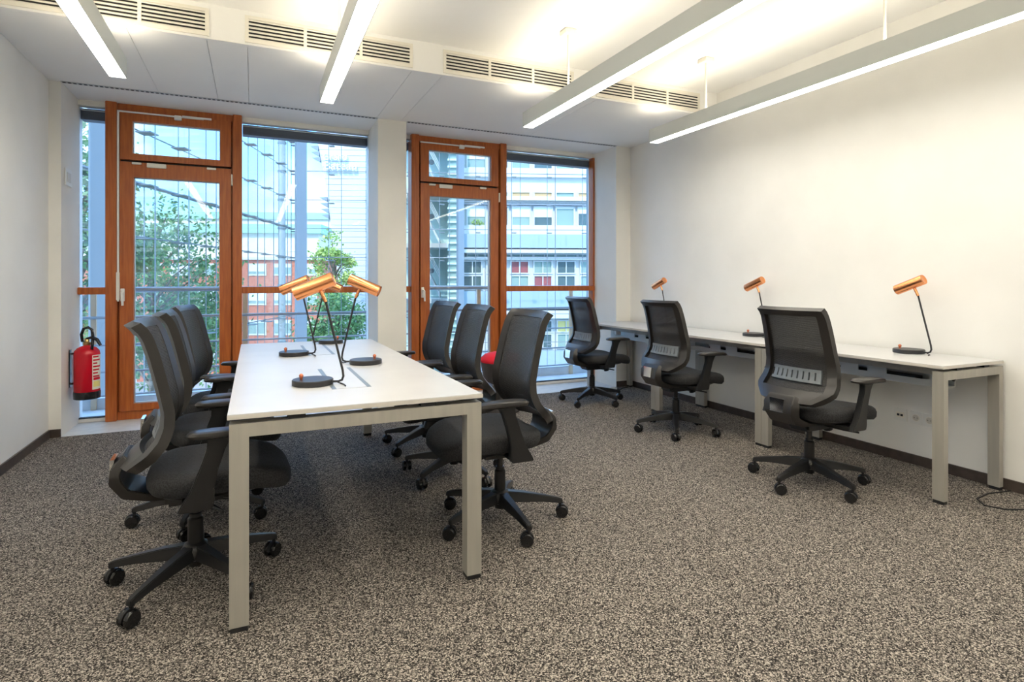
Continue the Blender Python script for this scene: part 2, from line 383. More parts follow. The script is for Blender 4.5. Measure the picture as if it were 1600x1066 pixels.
def wall_desk(y0, y1, label):
    x0, x1 = 3.335, 3.905
    r = thing('wall_desk', label, 'desk', ((x0 + x1) / 2, (y0 + y1) / 2, 0), group='row of wall desks')
    hx = (x1 - x0) / 2; hy = (y1 - y0) / 2 - .0015
    B(-hx, hx, -hy, hy, .722, .74).build('tabletop', 'desk_white', r, bevel=.0015)
    e = MB().box(-hx - .001, hx + .001, -hy - .001, -hy, .723, .737).box(-hx - .001, -hx, -hy, hy, .723, .737).build('edge_band', 'desk_edge', r)
    leg_frame(r, -hy, -hy + .058, -hx + .004, hx - .004, .708, .038)
    leg_frame(r, hy - .058, hy, -hx + .004, hx - .004, .708, .038)
    for x in (-.12, .14): B(x - .018, x + .018, -hy + .058, hy - .058, .668, .706).build('rail', 'desk_leg', r)
    for x in (-.12, .14):
        for y in (-hy + .03, hy - .03): B(x - .025, x + .025, y - .02, y + .02, .708, .722).build('spacer', 'dark', r)
    # pressed-metal cable tray under the top, its face cut by two hand openings
    t = MB(); ya, yb = -.46, .46
    for a, b in ((ya, ya + .06), (-.15, -.03), (.03, .15), (yb - .06, yb)): t.box(-.055, -.050, a, b, .585, .715)
    for a, b in ((ya + .06, -.15), (-.03, .03), (.15, yb - .06)): t.box(-.055, -.050, a, b, .585, .620).box(-.055, -.050, a, b, .66, .715)
    t.box(-.055, .075, ya, yb, .582, .585).box(.075, .080, ya, yb, .582, .64)
    t.build('cable_tray', 'alu', r)
    B(-.02, .05, -.30, .20, .586, .625).build('power_strip', 'dark', r)
    MB().tube([(-.03, -hy + .08, .70), (-.03, -hy + .08, .655), (-.03, -hy + .09, .63)], [.012, .012, .008], 8).build('cable_clip', 'dark', r)
    return r
wall_desk(1.83, 3.03, 'white wall desk nearest the camera with two visible end legs')
wall_desk(3.03, 4.23, 'white wall desk in the middle of the row along the right wall')
wall_desk(4.23, 5.40, 'white wall desk at the window end of the row')

# ------------------------------------------------------------------ office chair (faces +x)
def make_chair():
    r = thing('office_chair', 'x', 'office chair', group='black mesh office chairs')
    # back surface
    prof = [(.50, -.232), (.53, -.198), (.565, -.160), (.61, -.125), (.66, -.108), (.72, -.106), (.82, -.128), (.92, -.152), (.99, -.174), (1.025, -.195), (1.04, -.212)]
    wid = [(.0, .165), (.05, .215), (.11, .246), (.17, .246), (.28, .234), (.55, .222), (.85, .214), (1, .210)]
    def S(u, v, off=0):
        z = .50 + .54 * v; x = lerp(prof, z); hw = lerp(wid, v)
        dz = .01; sl = (lerp(prof, min(z + dz, 1.04)) - lerp(prof, max(z - dz, .5))) / (2 * dz)
        nrm = Vector((1, 0, -sl)).normalized()
        return Vector((x + .045 * u * u, u * hw, z)) + nrm * off
    def shell(us, vs, t0, t1):
        nu, nv = len(us), len(vs); m = MB(); vsx = []
        for t in (t0, t1):
            for v in vs:
                for u in us: vsx.append(S(u, v, t))
        fs = []; N = nu * nv
        for i in range(nv - 1):
            for j in range(nu - 1):
                a = i * nu + j; fs += [(a, a + 1, a + nu + 1, a + nu), (N + a, N + a + nu, N + a + nu + 1, N + a + 1)]
        for j in range(nu - 1):
            a = j; b = (nv - 1) * nu + j
            fs += [(a, N + a, N + a + 1, a + 1), (b, b + 1, N + b + 1, N + b)]
        for i in range(nv - 1):
            a = i * nu; b = i * nu + nu - 1
            fs += [(a, a + nu, N + a + nu, N + a), (b, N + b, N + b + nu, b + nu)]
        return m.add(vsx, fs)
    L = lambda a, b, n: [a + (b - a) * i / n for i in range(n + 1)]
    fm = MB()
    for us, vs in ((L(-1, -.80, 2), L(0, 1, 26)), (L(.80, 1, 2), L(0, 1, 26)), (L(-.80, .80, 10), L(0, .11, 3)), (L(-.80, .80, 10), L(.94, 1, 3))):
        q = shell(us, vs, -.026, .008); fm.add(q.v, q.f)
    fr = fm.build('back_frame', 'frame_plastic', r, smooth=True)
    q = shell(L(-.82, .82, 12), L(.10, .95, 24), -.004, .006); q.build('mesh_panel', 'mesh_fabric', r, smooth=True)
    lm = MB()
    for us, vs in ((L(-.66, .66, 8), L(.20, .235, 1)), (L(-.66, .66, 8), L(.325, .355, 1))):
        q = shell(us, vs, -.020, -.008); lm.add(q.v, q.f)
    nsl = 9
    for k in range(nsl):
        u0 = -.66 + 1.32 * k / nsl; u1 = u0 + 1.32 / nsl * .74
        q = shell([u0, (u0 + u1) / 2, u1], [.235, .28, .325], -.020, -.008); lm.add(q.v, q.f)
    lm.build('lumbar_support', 'lumbar', r, smooth=True)
    # spine bracket sweeping under the seat
    sec = [(-.222, .545, .20, .02), (-.252, .50, .235, .035), (-.254, .455, .225, .045), (-.222, .405, .20, .045), (-.14, .378, .18, .035), (-.02, .372, .16, .03)]
    rings = []
    for i, (x, z, wd, t) in enumerate(sec):
        a = Vector((sec[max(i - 1, 0)][0], sec[max(i - 1, 0)][1])); b = Vector((sec[min(i + 1, 5)][0], sec[min(i + 1, 5)][1]))
        d = (b - a).normalized(); n = Vector((-d.y, d.x))
        hw = wd / 2
        rings.append([(x + n.x * t / 2, -hw, z + n.y * t / 2), (x + n.x * t / 2, hw, z + n.y * t / 2), (x - n.x * t / 2, hw * .8, z - n.y * t / 2), (x - n.x * t / 2, -hw * .8, z - n.y * t / 2)])
    MB().loft(rings).build('spine_bracket', 'frame_plastic', r, smooth=True, bevel=.004)
    MB().loft([[(-.272, -.042, .452), (-.272, .042, .452), (-.262, .048, .528), (-.262, -.048, .528)],
               [(-.282, -.042, .452), (-.282, .042, .452), (-.276, .048, .528), (-.276, -.048, .528)]]).build('badge_plate', 'chrome', r)['label'] = 'shiny chrome plate on the chair back'
    # seat
    rings = []
    for z, s_ in ((.402, .86), (.410, .95), (.430, .995), (.458, 1.0), (.474, .975), (.484, .92), (.488, .80), (.489, .5), (.488, .15)):
        ring = []
        for (a, b) in sell(.255, .248, 40, 3.6):
            x, y = a * s_ + .095, b * s_
            dz = -.045 * max(0, (x - .16) / .19) ** 2 - .012 * (1 - min(1, abs(y) / .2)) * (1 if z > .47 else 0)
            ring.append((x, y, z + dz))
        rings.append(ring)
    MB().loft(rings).build('seat', 'seat_fabric', r, smooth=True)
    rings = [[(a * s_ + .075, b * s_, z) for a, b in sell(.22, .215, 28, 3)] for z, s_ in ((.380, .70), (.386, .9), (.402, .97), (.410, .97))]
    MB().loft(rings).build('seat_pan', 'black_plastic', r, smooth=True)
    B(-.10, .11, -.065, .065, .325, .381).build('tilt_mechanism', 'black_plastic', r, bevel=.012)
    MB().tube([(.05, -.06, .352), (.06, -.17, .350), (.10, -.235, .342)], [.007, .007, .005], 8).build('lever', 'black_plastic', r, smooth=True)
    MB().tube([(.10, 0, .345), (.16, 0, .335), (.17, 0, .30)], [.03, .034, .026], 10).build('tension_knob', 'black_plastic', r, smooth=True)
    # arms
    for s_ in (-1, 1):
        y = s_ * .282; t = .016
        rings = [[(x - wd / 2, y - t, z), (x + wd / 2, y - t, z), (x + wd / 2, y + t, z), (x - wd / 2, y + t, z)] for x, z, wd in
                 ((.010, .375, .11), (.020, .40, .105), (.035, .45, .075), (.055, .52, .062), (.078, .59, .060), (.088, .622, .075), (.092, .634, .11))]
        pm = MB().loft(rings); pm.box(-.035, .06, min(s_ * .15, y), max(s_ * .15, y), .375, .395)
        ap = pm.build('arm_post', 'black_plastic', r, bevel=.004, smooth=True)
        rings = []
        for z, k in ((.632, .82), (.636, .97), (.645, 1.0), (.654, .93), (.657, .75)):
            rings.append([(a * k + .115, y + b * k * (1 - .18 * (a / .13)), z - .012 * max(0, (a * k) / .13) ** 2) for a, b in sell(.132, .042, 28, 3)])
        MB().loft(rings).build('arm_pad', 'frame_plastic', ap, smooth=True)
    # column and star base
    MB().lathe([(.026, .065), (.028, .07), (.028, .25), (.022, .256), (.022, .27)], 18).build('column_sleeve', 'black_plastic', r, smooth=True)
    MB().lathe([(.0155, .27), (.0155, .33)], 14).build('gas_lift', 'black_plastic', r, smooth=True)
    MB().lathe([(.040, .092), (.050, .098), (.052, .135), (.042, .150), (.029, .156)], 20).build('hub', 'black_plastic', r, smooth=True)
    arm = cst = None
    for k in range(5):
        a = 2 * PI * k / 5
        if arm is None:
            rings = []
            for d, zt, zb, wd in ((.03, .150, .098, .060), (.12, .138, .092, .050), (.22, .118, .086, .040), (.298, .100, .074, .032), (.318, .092, .070, .026)):
                rings.append([(d, -wd / 2, zb), (d, wd / 2, zb), (d, wd * .36, zt), (d, -wd * .36, zt)])
            arm = MB().loft(rings).build('base_arm', 'black_plastic', r, smooth=True, bevel=.003)
        else: inst(arm, 'base_arm', (0, 0, 0), r, a)
        if cst is None:
            m = MB().tube([(0, 0, .072), (0, 0, .034)], .008, 8)
            m.loft([[(math.cos(t) * .032 * f - .008, y, math.sin(t) * .032 * f + .031) for t in [PI * i / 8 for i in range(9)]] for f, y in ((1.02, -.006), (1.02, .006))])
            cst = m.build('caster', 'black_plastic', r, smooth=True); cst.location = (.307, 0, 0); ck = cst
            wh = None
            for yy in (-.016, .016):
                if wh is None:
                    wm = MB().loft([[(-.008 + math.cos(t) * rr, y2, .0305 + math.sin(t) * rr) for t in [2 * PI * i / 20 for i in range(20)]] for rr, y2 in ((.016, -.0105), (.026, -.0095), (.0300, -.004), (.0300, .004), (.026, .0085), (.018, .0095))])
                    wh = wm.build('wheel', 'glossy_black', cst, smooth=True); wh.location = (0, yy, 0)
                else: w2 = inst(wh, 'wheel', (0, yy, 0), cst)
        else:
            ck = inst(cst, 'caster', (.307 * math.cos(a), .307 * math.sin(a), 0), r)
            for yy in (-.016, .016): inst(wh, 'wheel', (0, yy, 0), ck)
        ck.rotation_euler = (0, 0, a + (.6, 2.2, 1.1, 3.0, -.8)[k])
    return r
# (x, y, facing degrees, base rotation degrees, label)
chairs = [
    (-.21, 2.60, 2, 19, 'black mesh chair nearest the camera on the left side of the white table'),
    (-.22, 3.31, 3, 40, 'black mesh chair in the middle of the left row at the white table'),
    (-.22, 3.98, -8, 10, 'black mesh chair farthest from the camera in the left row at the white table'),
    (1.12, 2.63, 180, -16, 'black mesh chair nearest the camera on the right side of the white table'),
    (1.13, 3.38, 180, 0, 'black mesh chair in the right row at the white table, between the other two'),
    (1.14, 4.05, 184, 0, 'black mesh chair farthest from the camera on the right side of the white table'),
    (2.985, 2.36, 2, -27, 'black mesh chair at the wall desk nearest the camera, facing the right wall'),
    (3.06, 3.62, 0, 15, 'black mesh chair at the middle wall desk, facing the right wall'),
    (3.05, 4.84, 0, -3, 'black mesh chair at the window end of the wall desks'),
]
ch0 = make_chair()
for i, (x, y, f, br, lab) in enumerate(chairs):
    c = ch0 if i == 0 else copy_tree(ch0)
    c.location = (x, y, 0); c.rotation_euler = (0, 0, math.radians(f)); c['label'] = lab
    k = 0
    d = math.radians(br - f)
    arms = [o for o in c.children if o.name.startswith('base_arm')]; cs = [o for o in c.children if o.name.startswith('caster')]
    for k in range(5):
        a = 2 * PI * k / 5 + d
        arms[k].rotation_euler = (0, 0, a); cs[k].location = (.307 * math.cos(a), .307 * math.sin(a), 0)
        cs[k].rotation_euler = (0, 0, a + (.6, 2.2, 1.1, 3.0, -.8)[(k + i) % 5])

# ------------------------------------------------------------------ copper desk lamps (head points to +x, rod rises behind the base)
def make_lamp():
    r = thing('desk_lamp', 'x', 'desk lamp', group='copper desk lamps')
    MB().lathe([(.082, 0), (.086, .002), (.086, .022), (.083, .025), (.03, .025)], 40).build('base', 'lamp_black', r, smooth=True)
    MB().lathe([(.006, .025), (.0065, .034), (.009, .036), (.0095, .043), (.006, .049), (.001, .051)], 14, (.045, .015, 0)).build('switch_knob', 'copper_knob', r, smooth=True)
    MB().tube([(-.07, 0, .012), (-.108, 0, .012), (-.124, 0, .018), (-.130, 0, .034), (-.127, 0, .06), (-.053, 0, .37)], .0052, 10).build('rod', 'lamp_black', r, smooth=True)
    MB().tube([(-.055, 0, .36), (-.032, 0, .412)], [.0078, .0085], 12).build('joint', 'copper', r, smooth=True)
    a = math.radians(-23); d = Vector((math.cos(a), 0, math.sin(a))); c = Vector((-.014, 0, .432)); n = Vector((-d.z, 0, d.x)); s_ = Vector((0, 1, 0))
    def ring(t, rr): return [c + d * t + n * rr * math.cos(2 * PI * j / 28) + s_ * rr * math.sin(2 * PI * j / 28) for j in range(28)]
    h = MB().loft([ring(-.077, .026), ring(-.080, .030), ring(-.077, .031), ring(.096, .031), ring(.096, .027), ring(.080, .027)]).build('lamp_head', 'copper', r, smooth=True)
    MB().loft([ring(.081, .0265), ring(.088, .024), ring(.089, .012), ring(.091, .006)]).build('bulb', 'bulb', h, smooth=True)
    MB().tube([(-.106, 0, .008), (-.125, .012, .0035), (-.14, .035, .0035), (-.15, .07, .0035)], .003, 6).build('cord', 'lamp_black', r, smooth=True)
    return r
lamps = [
    (.236, 2.64, 163, 'copper desk lamp nearest the camera on the white table'),
    (.225, 3.73, 158, 'copper desk lamp on the left side of the table, behind the nearest lamp'),
    (.56, 3.19, -24, 'copper desk lamp on the right side of the table showing its open end'),
    (.515, 4.36, -22, 'copper desk lamp at the window end of the white table'),
    (3.77, 2.27, 92, 'copper desk lamp on the wall desk nearest the camera'),
    (3.77, 3.50, 92, 'copper desk lamp on the middle wall desk'),
    (3.77, 4.72, 92, 'copper desk lamp on the wall desk at the window end'),
]
lp0 = make_lamp()
for i, (x, y, a, lab) in enumerate(lamps):
    c = lp0 if i == 0 else copy_tree(lp0)
    c.location = (x, y, .7402); c.rotation_euler = (0, 0, math.radians(a)); c['label'] = lab

# ------------------------------------------------------------------ fire extinguisher, stool, sockets, switch plate, cables
fx = thing('fire_extinguisher', 'red fire extinguisher hung on the white reveal left of the wooden door', 'extinguisher', (-1.225, 5.63, .245))
MB().lathe([(.084, .055), (.088, .06), (.088, .36), (.084, .385), (.065, .41), (.035, .425), (.022, .43)], 32).build('cylinder', 'red', fx, smooth=True)
MB().lathe([(.080, 0), (.090, .004), (.092, .05), (.090, .062), (.086, .062)], 32).build('foot_ring', 'glossy_black', fx, smooth=True)
MB().lathe([(.022, .43), (.026, .435), (.026, .455), (.018, .46), (.016, .485), (.012, .49)], 16).build('valve', 'brass', fx, smooth=True)
MB().tube([(-.03, 0, .46), (-.035, -.01, .52), (-.02, -.01, .565), (.01, -.01, .575), (.035, -.01, .555), (.042, -.01, .50), (.04, -.02, .43), (.045, -.06, .40)], .011, 10).build('hose', 'glossy_black', fx, smooth=True)
MB().tube([(.0, -.01, .485), (.04, -.02, .495), (.075, -.035, .475), (.10, -.045, .43)], [.009, .013, .014, .011], 10).build('squeeze_grip', 'glossy_black', fx, smooth=True)
def patch(a0, a1, z0, z1, rr, name, m):
    n = 10; v = []; f = []
    for i in range(n + 1):
        a = math.radians(a0 + (a1 - a0) * i / n)
        for z in (z0, z1):
            for q in (rr, rr + .0012): v.append((q * math.cos(a), q * math.sin(a), z))
    for i in range(n):
        k = i * 4; f += [(k + 1, k + 5, k + 7, k + 3), (k, k + 2, k + 6, k + 4), (k, k + 4, k + 5, k + 1), (k + 2, k + 3, k + 7, k + 6)]
    return MB().add(v, f).build(name, m, fx, smooth=True)
patch(-55, 0, .08, .355, .0884, 'label_sheet', 'label_white')
for q in range(7): patch(-52, (-22, -12, -30, -8, -18, -26, -14)[q], .335 - q * .026, .347 - q * .026, .0898, 'label_print', 'red')
patch(-50, -10, .10, .145, .0898, 'label_panel', 'label_yellow')
patch(-50, -10, .155, .175, .0898, 'label_print', 'red')
br = MB().box(-.112, -.106, -.02, .02, .10, .40).box(-.112, -.085, -.015, .015, .36, .375).box(-.112, -.085, -.015, .015, .12, .135); br.build('wall_bracket', 'glossy_black', fx)

st = thing('stool', 'round stool with a red domed cushion behind the right row of chairs', 'stool', (2.08, 4.86, 0))
MB().lathe([(.165, 0), (.175, .01), (.150, .10), (.150, .25), (.185, .42), (.188, .45), (.18, .455)], 36).build('body', 'stool_body', st, smooth=True)
MB().lathe([(.186, .452), (.192, .465), (.186, .49), (.15, .522), (.08, .54), (.01, .545)], 36).build('cushion', 'red_fabric', st, smooth=True)

sp = thing('switch_plate', 'small white control plate high on the left window reveal', 'switch', (-1.342, 5.585, 1.945))
B(.0005, .010, -.085, .085, 0, .135).build('cover', 'white_metal', sp, bevel=.003)
B(.010, .013, -.05, .05, .03, .105).build('button', 'facade_white', sp, bevel=.001)
def socket(y, label, kind):
    r = thing('wall_socket', label, 'socket', (XR, y, .305), group='white wall sockets under the near desk')
    B(-.010, -.0005, -.0405, .0405, -.0405, .0405).build('cover', 'white_metal', r, bevel=.002)
    def disc(rr, x0, x1, nm, m, n=24): MB().loft([[(x, rr * math.cos(2 * PI * j / n), rr * math.sin(2 * PI * j / n)) for j in range(n)] for x in (x0, x1)]).build(nm, m, r, smooth=True)
    if kind == 'power':
        disc(.023, -.0125, -.0101, 'rim', 'cream'); disc(.0195, -.0132, -.0126, 'recess', 'desk_edge')
        for q in (-.009, .009): MB().tube([(-.0136, q, 0), (-.0128, q, 0)], .0028, 8).build('pin_hole', 'dark', r)
    else:
        B(-.0125, -.0101, -.026, .026, -.018, .018).build('insert', 'cream', r)
        for q in (-.011, .011): B(-.0135, -.0126, q - .008, q + .008, -.008, .006).build('port', 'dark', r)
socket(2.415, 'white network socket on the wall, left of the two power sockets', 'data')
socket(2.315, 'round-hole power socket beside the network socket', 'power')
socket(2.233, 'power socket closest to the desk leg', 'power')
cb = thing('floor_cable', 'thin black cable curled on the carpet by the near desk leg', 'cable', (3.55, 1.7, 0))
MB().tube([(.36, .10, .004), (.20, .13, .004), (.05, .11, .004), (-.02, .04, .004), (.02, -.04, .004), (.14, -.09, .004), (.32, -.16, .004)], .004, 8).build('cord', 'dark', cb, smooth=True)
B(.12, .17, -.10, -.085, .008, .011).build('tag', 'label_white', cb)
ps = thing('power_strip', 'pale power strip lying on the floor under the window-end desk', 'power strip', (3.42, 5.22, 0))
B(-.17, .17, -.028, .028, 0, .04).build('housing', 'white_metal', ps, bevel=.004)
for q in range(4): B(-.13 + q * .08, -.08 + q * .08, -.018, .018, .0402, .0415).build('outlet', 'desk_edge', ps)
MB().tube([(.17, 0, .02), (.24, .02, .006), (.32, .08, .006), (.40, .10, .006)], .005, 8).build('cord', 'dark', ps, smooth=True)

# ------------------------------------------------------------------ outside: balcony
bal = struct(B(-6, 9, YO, 6.62, -.22, -.03).build('balcony_floor', 'concrete'), 'pale concrete walkway outside the windows', 'balcony')
B(-6, 9, 6.60, 6.68, -.029, .075).build('kerb', 'concrete', bal)
rl = thing('balcony_railing', 'grey tubular railing with horizontal rods outside the windows', 'railing', (0, 6.55, -.03))
for z, rr in ((1.145, .024), (.876, .015), (.615, .010), (.36, .010), (.135, .010)):
    MB().tube([(-6, 0, z), (9, 0, z)], rr, 10).build('rod', 'rail', rl, smooth=True)
for k in range(-3, 6):
    x = -.08 + 1.3 * k
    B(x - .022, x + .022, .015, .055, 0, 1.13).build('post', 'rail_post', rl, bevel=.004)
for k in range(4):                                         # twisted steel fins carrying the outer facade
    a = math.radians(45); x = -1.963 + 2.645 * k; hw, ht = .115, .02
    f = B(-hw, hw, -ht, ht, -9, 10.5).build('steel_fin', 'fin'); f.location = (x, 9.6, 0); f.rotation_euler = (0, 0, PI / 2 - a)
    tag(f, ('tall blue-grey steel fin seen through the narrow left side pane', 'tall blue-grey steel fin in the wide pane behind the copper lamps',
            'tall blue-grey steel fin seen through the right wooden door', 'thin blue-grey steel fin at the right end of the windows')[k], 'steel post', 'facade fins')
gr = struct(B(-150, 150, 6.7, 220, -9.3, -9).build('ground', 'ground'), 'grey paved street far below the windows', 'ground')

# ------------------------------------------------------------------ outside: cable-net glass facades (frame: b along the back facade, a away from us)
GA = math.radians(20.27); GK = (1.56, 27.82)
AD = Vector((math.sin(GA), math.cos(GA))); BD = Vector((math.cos(GA), -math.sin(GA)))
def ghit(px, py, a):
    """where the sight line through a photo pixel meets the plane 'a' metres behind the back facade -> (b, z)"""
    u = (px - 800) / FPX; v = (HZ - py) / FPX; S, Cc = math.sin(YAW), math.cos(YAW)
    d = Vector((S + u * Cc, Cc - u * S)); k = Vector(GK)
    t = (k.dot(AD) + a) / d.dot(AD); p = d * t - k
    return p.dot(BD), CAMH + v * t
def gthing(name, label, cat, b=0, a=0, z=-9, group=None):
    p = Vector(GK) + BD * b + AD * a
    return thing(name, label, cat, (p.x, p.y, z), -GA, group)
ROWS = [-1.64, -.33, .98, 2.29, 3.60, 4.90, 6.21, 7.52, 8.83]
SP = 1.67
def net(name, label, n, along):
    """along 'a': the side facade runs towards us; along 'b': the back facade"""
    r = gthing(name, label, 'facade', z=0)
    P = (lambda s, o, z: (o, -s, z)) if along == 'a' else (lambda s, o, z: (s, o, z))
    L_ = n * SP
    for i, z in enumerate(ROWS):
        thick = .05 if (abs(z - 3.6) < .1 and along == 'a') else .018
        MB().tube([P(0, 0, z), P(L_, 0, z)], thick, 6).build('tie_rod', 'cable', r)
    c0 = c1 = cl = pn = None
    for k in range(n + 1):
        if c0 is None:
            c0 = MB().tube([(0, 0, -9), (0, 0, 11)], .016, 5).build('cable', 'cable', r); c1 = c0; c0.location = P(k * SP, 0, 0)
        else: inst(c0, 'cable', P(k * SP, 0, 0), r)
        inst(c0, 'cable', P(k * SP + .45, .5, 0), r)
        for z in ROWS:
            if cl is None:
                cl = B(-.03, .03, -.03, .03, -.035, .035); (cl.box(-.02, .34, -.36, .02, -.06, -.03) if along == 'a' else cl.box(.0, .22, .0, .22, -.16, -.12))
                cl = cl.build('clamp', 'cable', r); cl.location = P(k * SP, 0, z)
            else: inst(cl, 'clamp', P(k * SP, 0, z), r)
    for k in range(n):
        for z, z2 in zip(ROWS, ROWS[1:]):
            if pn is None:
                pn = (B(-.006, .006, -SP + .01, -.01, .01, 1.30) if along == 'a' else B(.01, SP - .01, -.006, .006, .01, 1.30)).build('pane', 'net_glass', r)
                pn.location = P(k * SP, .04, z)
            else: inst(pn, 'pane', P(k * SP, .04, z), r)
    return r
net('cable_net_facade', 'cable-braced glass facade receding on the left outside the windows', 13, 'a')
net('cable_net_facade', 'cable-braced glass facade across the courtyard in front of the white tower', 16, 'b')
for b, a, rr, lab in ((-.55, .45, .16, 'corner mast of the glass facades, left one'), (.15, 1.0, .15, 'corner mast of the glass facades, right one')):
    o = gthing('facade_mast', lab, 'mast', b, a, -9); MB().tube([(0, 0, 0), (0, 0, 20)], rr, 12).build('pole', 'fin', o, smooth=True)
    for z in ROWS: MB().tube([(0, 0, z + 9), (0, 0, z + 9.09)], rr + .04, 12).build('collar', 'cable', o)

# ------------------------------------------------------------------ outside: buildings
def lb(r, b0, b1, a0, a1, z0, z1, name, m): return B(b0, b1, a0, a1, z0 + 9, z1 + 9).build(name, m, r)
# brick block behind the trees
A1 = 34.0
b0, _ = ghit(110, 400, A1); b1, _ = ghit(500, 400, A1)
zt = ghit(420, 406, A1)[1]; zw = ghit(420, 364, A1)[1]; zg = ghit(420, 350, A1)[1]
bk = gthing('brick_building', 'red brick block with white top storey and pale green roof edge', 'building', 0, A1)
lb(bk, b0, b1, 0, 10, -9, zt, 'brick_wall', 'brickwork')
lb(bk, b0 - .2, b1 + .2, -.3, 10, zt, zt + .25, 'cornice', 'facade_white')
lb(bk, b0 + .5, b1 - .3, .6, 9.5, zt + .25, zw, 'top_storey', 'facade_cream')
lb(bk, b0 + .2, b1 + .1, .1, 9.8, zw, zg, 'roof_edge', 'roof_green')
pitch = 38.2 * (26 + A1) / FPX
bw0 = ghit(402, 400, A1)[0]
win = bl = pan = None
for i in range(-8, 3):
    bc = bw0 + i * pitch
    if bc - 1 < b0 or bc + 1 > b1: continue
    for j, (ya, yb) in enumerate(((412, 431), (455, 477), (500, 524), (544, 566), (588, 610))):
        z1 = ghit(402, ya, A1)[1]; z0 = ghit(402, yb, A1)[1]; hw = .92
        fr = frame_rect(MB(), bc - hw, bc + hw, z0 + 9, z1 + 9, -.08, .06, .1, .1, .16, .1).box(bc - .05, bc + .05, -.07, .05, z0 + 9.16, z1 + 8.9).build('window_frame', 'facade_white', bk)
        B(bc - hw + .1, bc + hw - .1, -.01, .02, z0 + 9.16, z1 + 8.9).build('pane', 'green_glass', fr)
        cov = ((.72, .3, .5), (.75, .72, .4), (.15, .2, .6))[j % 3][i % 3]
        B(bc - hw + .1, bc + hw - .1, -.05, -.02, z1 + 8.9 - cov * (z1 - z0 - .26), z1 + 8.9).build('shutter', 'shutter', fr)
for i in range(-7, 3, 2):
    bc = bw0 + i * pitch + .4
    lb(bk, bc - 1.0, bc + 1.0, .52, .62, zt + .9, zw - .5, 'storey_window', 'shutter')
# far cream block left, behind the tree
fb = gthing('cream_building', 'pale cream block with green roof seen behind the left tree', 'building', -22, 52)
lb(fb, -14, 14, 0, 10, -9, 9.5, 'wall', 'facade_cream'); lb(fb, -14.3, 14.3, -.3, 10.3, 9.5, 10.4, 'roof_edge', 'roof_green')
for i in range(9):
    for z in (1.5, 5.0): lb(fb, -12.5 + i * 3, -11 + i * 3, -.06, .05, z, z + 1.7, 'window', 'dark_glass')
# white slatted tower with sign
A2 = 19.0
tw = gthing('slatted_tower', 'white leaning tower clad in horizontal slats with sign letters', 'building', 0, A2)
def edge(py): return lerp([(150, 488), (215, 495), (300, 511), (370, 519), (440, 529), (620, 556)], py)
pr = [edge(p) for p in (150, 560)]
poly = []
for p in range(150, 621, 20): q = ghit(edge(p), p, A2); poly.append((q[0] + .25, q[1] + 9))
bR = ghit(652, 300, A2)[0]
MB().prism(poly + [(bR - .1, poly[-1][1]), (bR - .1, poly[0][1])], 'y', .16, 9).build('core', 'gap_grey', tw)
py = 152.0
while py < 600:
    a0, z1 = ghit(edge(py), py, A2); a1, z0 = ghit(edge(py + 8.6), py + 8.6, A2)
    MB().prism([(a0, z1 + 9), (bR, z1 + 9), (bR, z0 + 9), (a1, z0 + 9)], 'y', 0, .15).build('slat', 'slat_white', tw)
    py += 9.1
for yy in (234, 243, 252, 314, 323, 332, 341):
    b_, z_ = ghit(edge(yy) - 1, yy, A2)
    MB().prism([(b_, z_ + 9.3), (b_ - .62, z_ + 9.25), (b_, z_ + 8.9)], 'y', -.1, .3).build('bracket_fin', 'gap_grey', tw)
def word(txt, px, py, size_px):
    b_, z_ = ghit(px, py, A2); sz = size_px * (26 + A2) / FPX
    x = b_
    for chx in txt:
        cu = bpy.data.curves.new('letter', 'FONT'); cu.body = chx; cu.size = sz * 1.35; cu.extrude = .12
        to = bpy.data.objects.new('tmp', cu); C.objects.link(to)
        me = bpy.data.meshes.new_from_object(to); wd = max([v.co.x for v in me.vertices] + [0]) + .06 * sz
        bpy.data.objects.remove(to); me.materials.append(MATS['letter_white'])
        o = bpy.data.objects.new('sign_letter', me); C.objects.link(o); o.parent = tw
        o.rotation_euler = (PI / 2, 0, 0); o.location = (x, -.30, z_ + 9); x += wd
word('Grand', 506, 251, 10.5); word('Bateau', 508, 266, 13)
# office block on the right
A3 = 8.0
of = gthing('office_block', 'white office block with blue-grey bands and rows of windows', 'building', 0, A3)
ob0 = ghit(723, 400, A3)[0]; ob1 = ghit(1060, 400, A3)[0]
Zp = lambda y: ghit(860, y, A3)[1]
lb(of, ob0, ob1, .5, 9, -9, 14, 'core', 'facade_white')
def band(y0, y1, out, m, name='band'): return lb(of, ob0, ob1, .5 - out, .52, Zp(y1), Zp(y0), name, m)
def wrow(y0, y1, m, blind, start=801, pw=28.5, pt=36.0, mull=True):
    s = (26 + A3) / FPX
    bb0 = ghit(start, 400, A3)[0]; p = pt * s; wdt = pw * s; k = math.ceil((ob0 - bb0) / p) if True else 0
    z0, z1 = Zp(y1), Zp(y0); i = k
    while bb0 + i * p + wdt < ob1:
        x = bb0 + i * p
        f = frame_rect(MB(), x - .06, x + wdt + .06, z0 + 8.96, z1 + 9.04, .36, .5, .07, .07, .07, .07)
        if mull: f.box(x + wdt * .5 - .03, x + wdt * .5 + .03, .38, .5, z0 + 9, z1 + 9)
        f = f.build('window_frame', 'facade_white', of)
        B(x, x + wdt, .45, .49, z0 + 9, z1 + 9).build('pane', m[i % len(m)], f)
        if blind:
            h = blind[i % len(blind)] * (z1 - z0)
            if h: B(x, x + wdt, .41, .44, z1 + 9 - h, z1 + 9).build('blind', 'shutter', f)
        i += 1
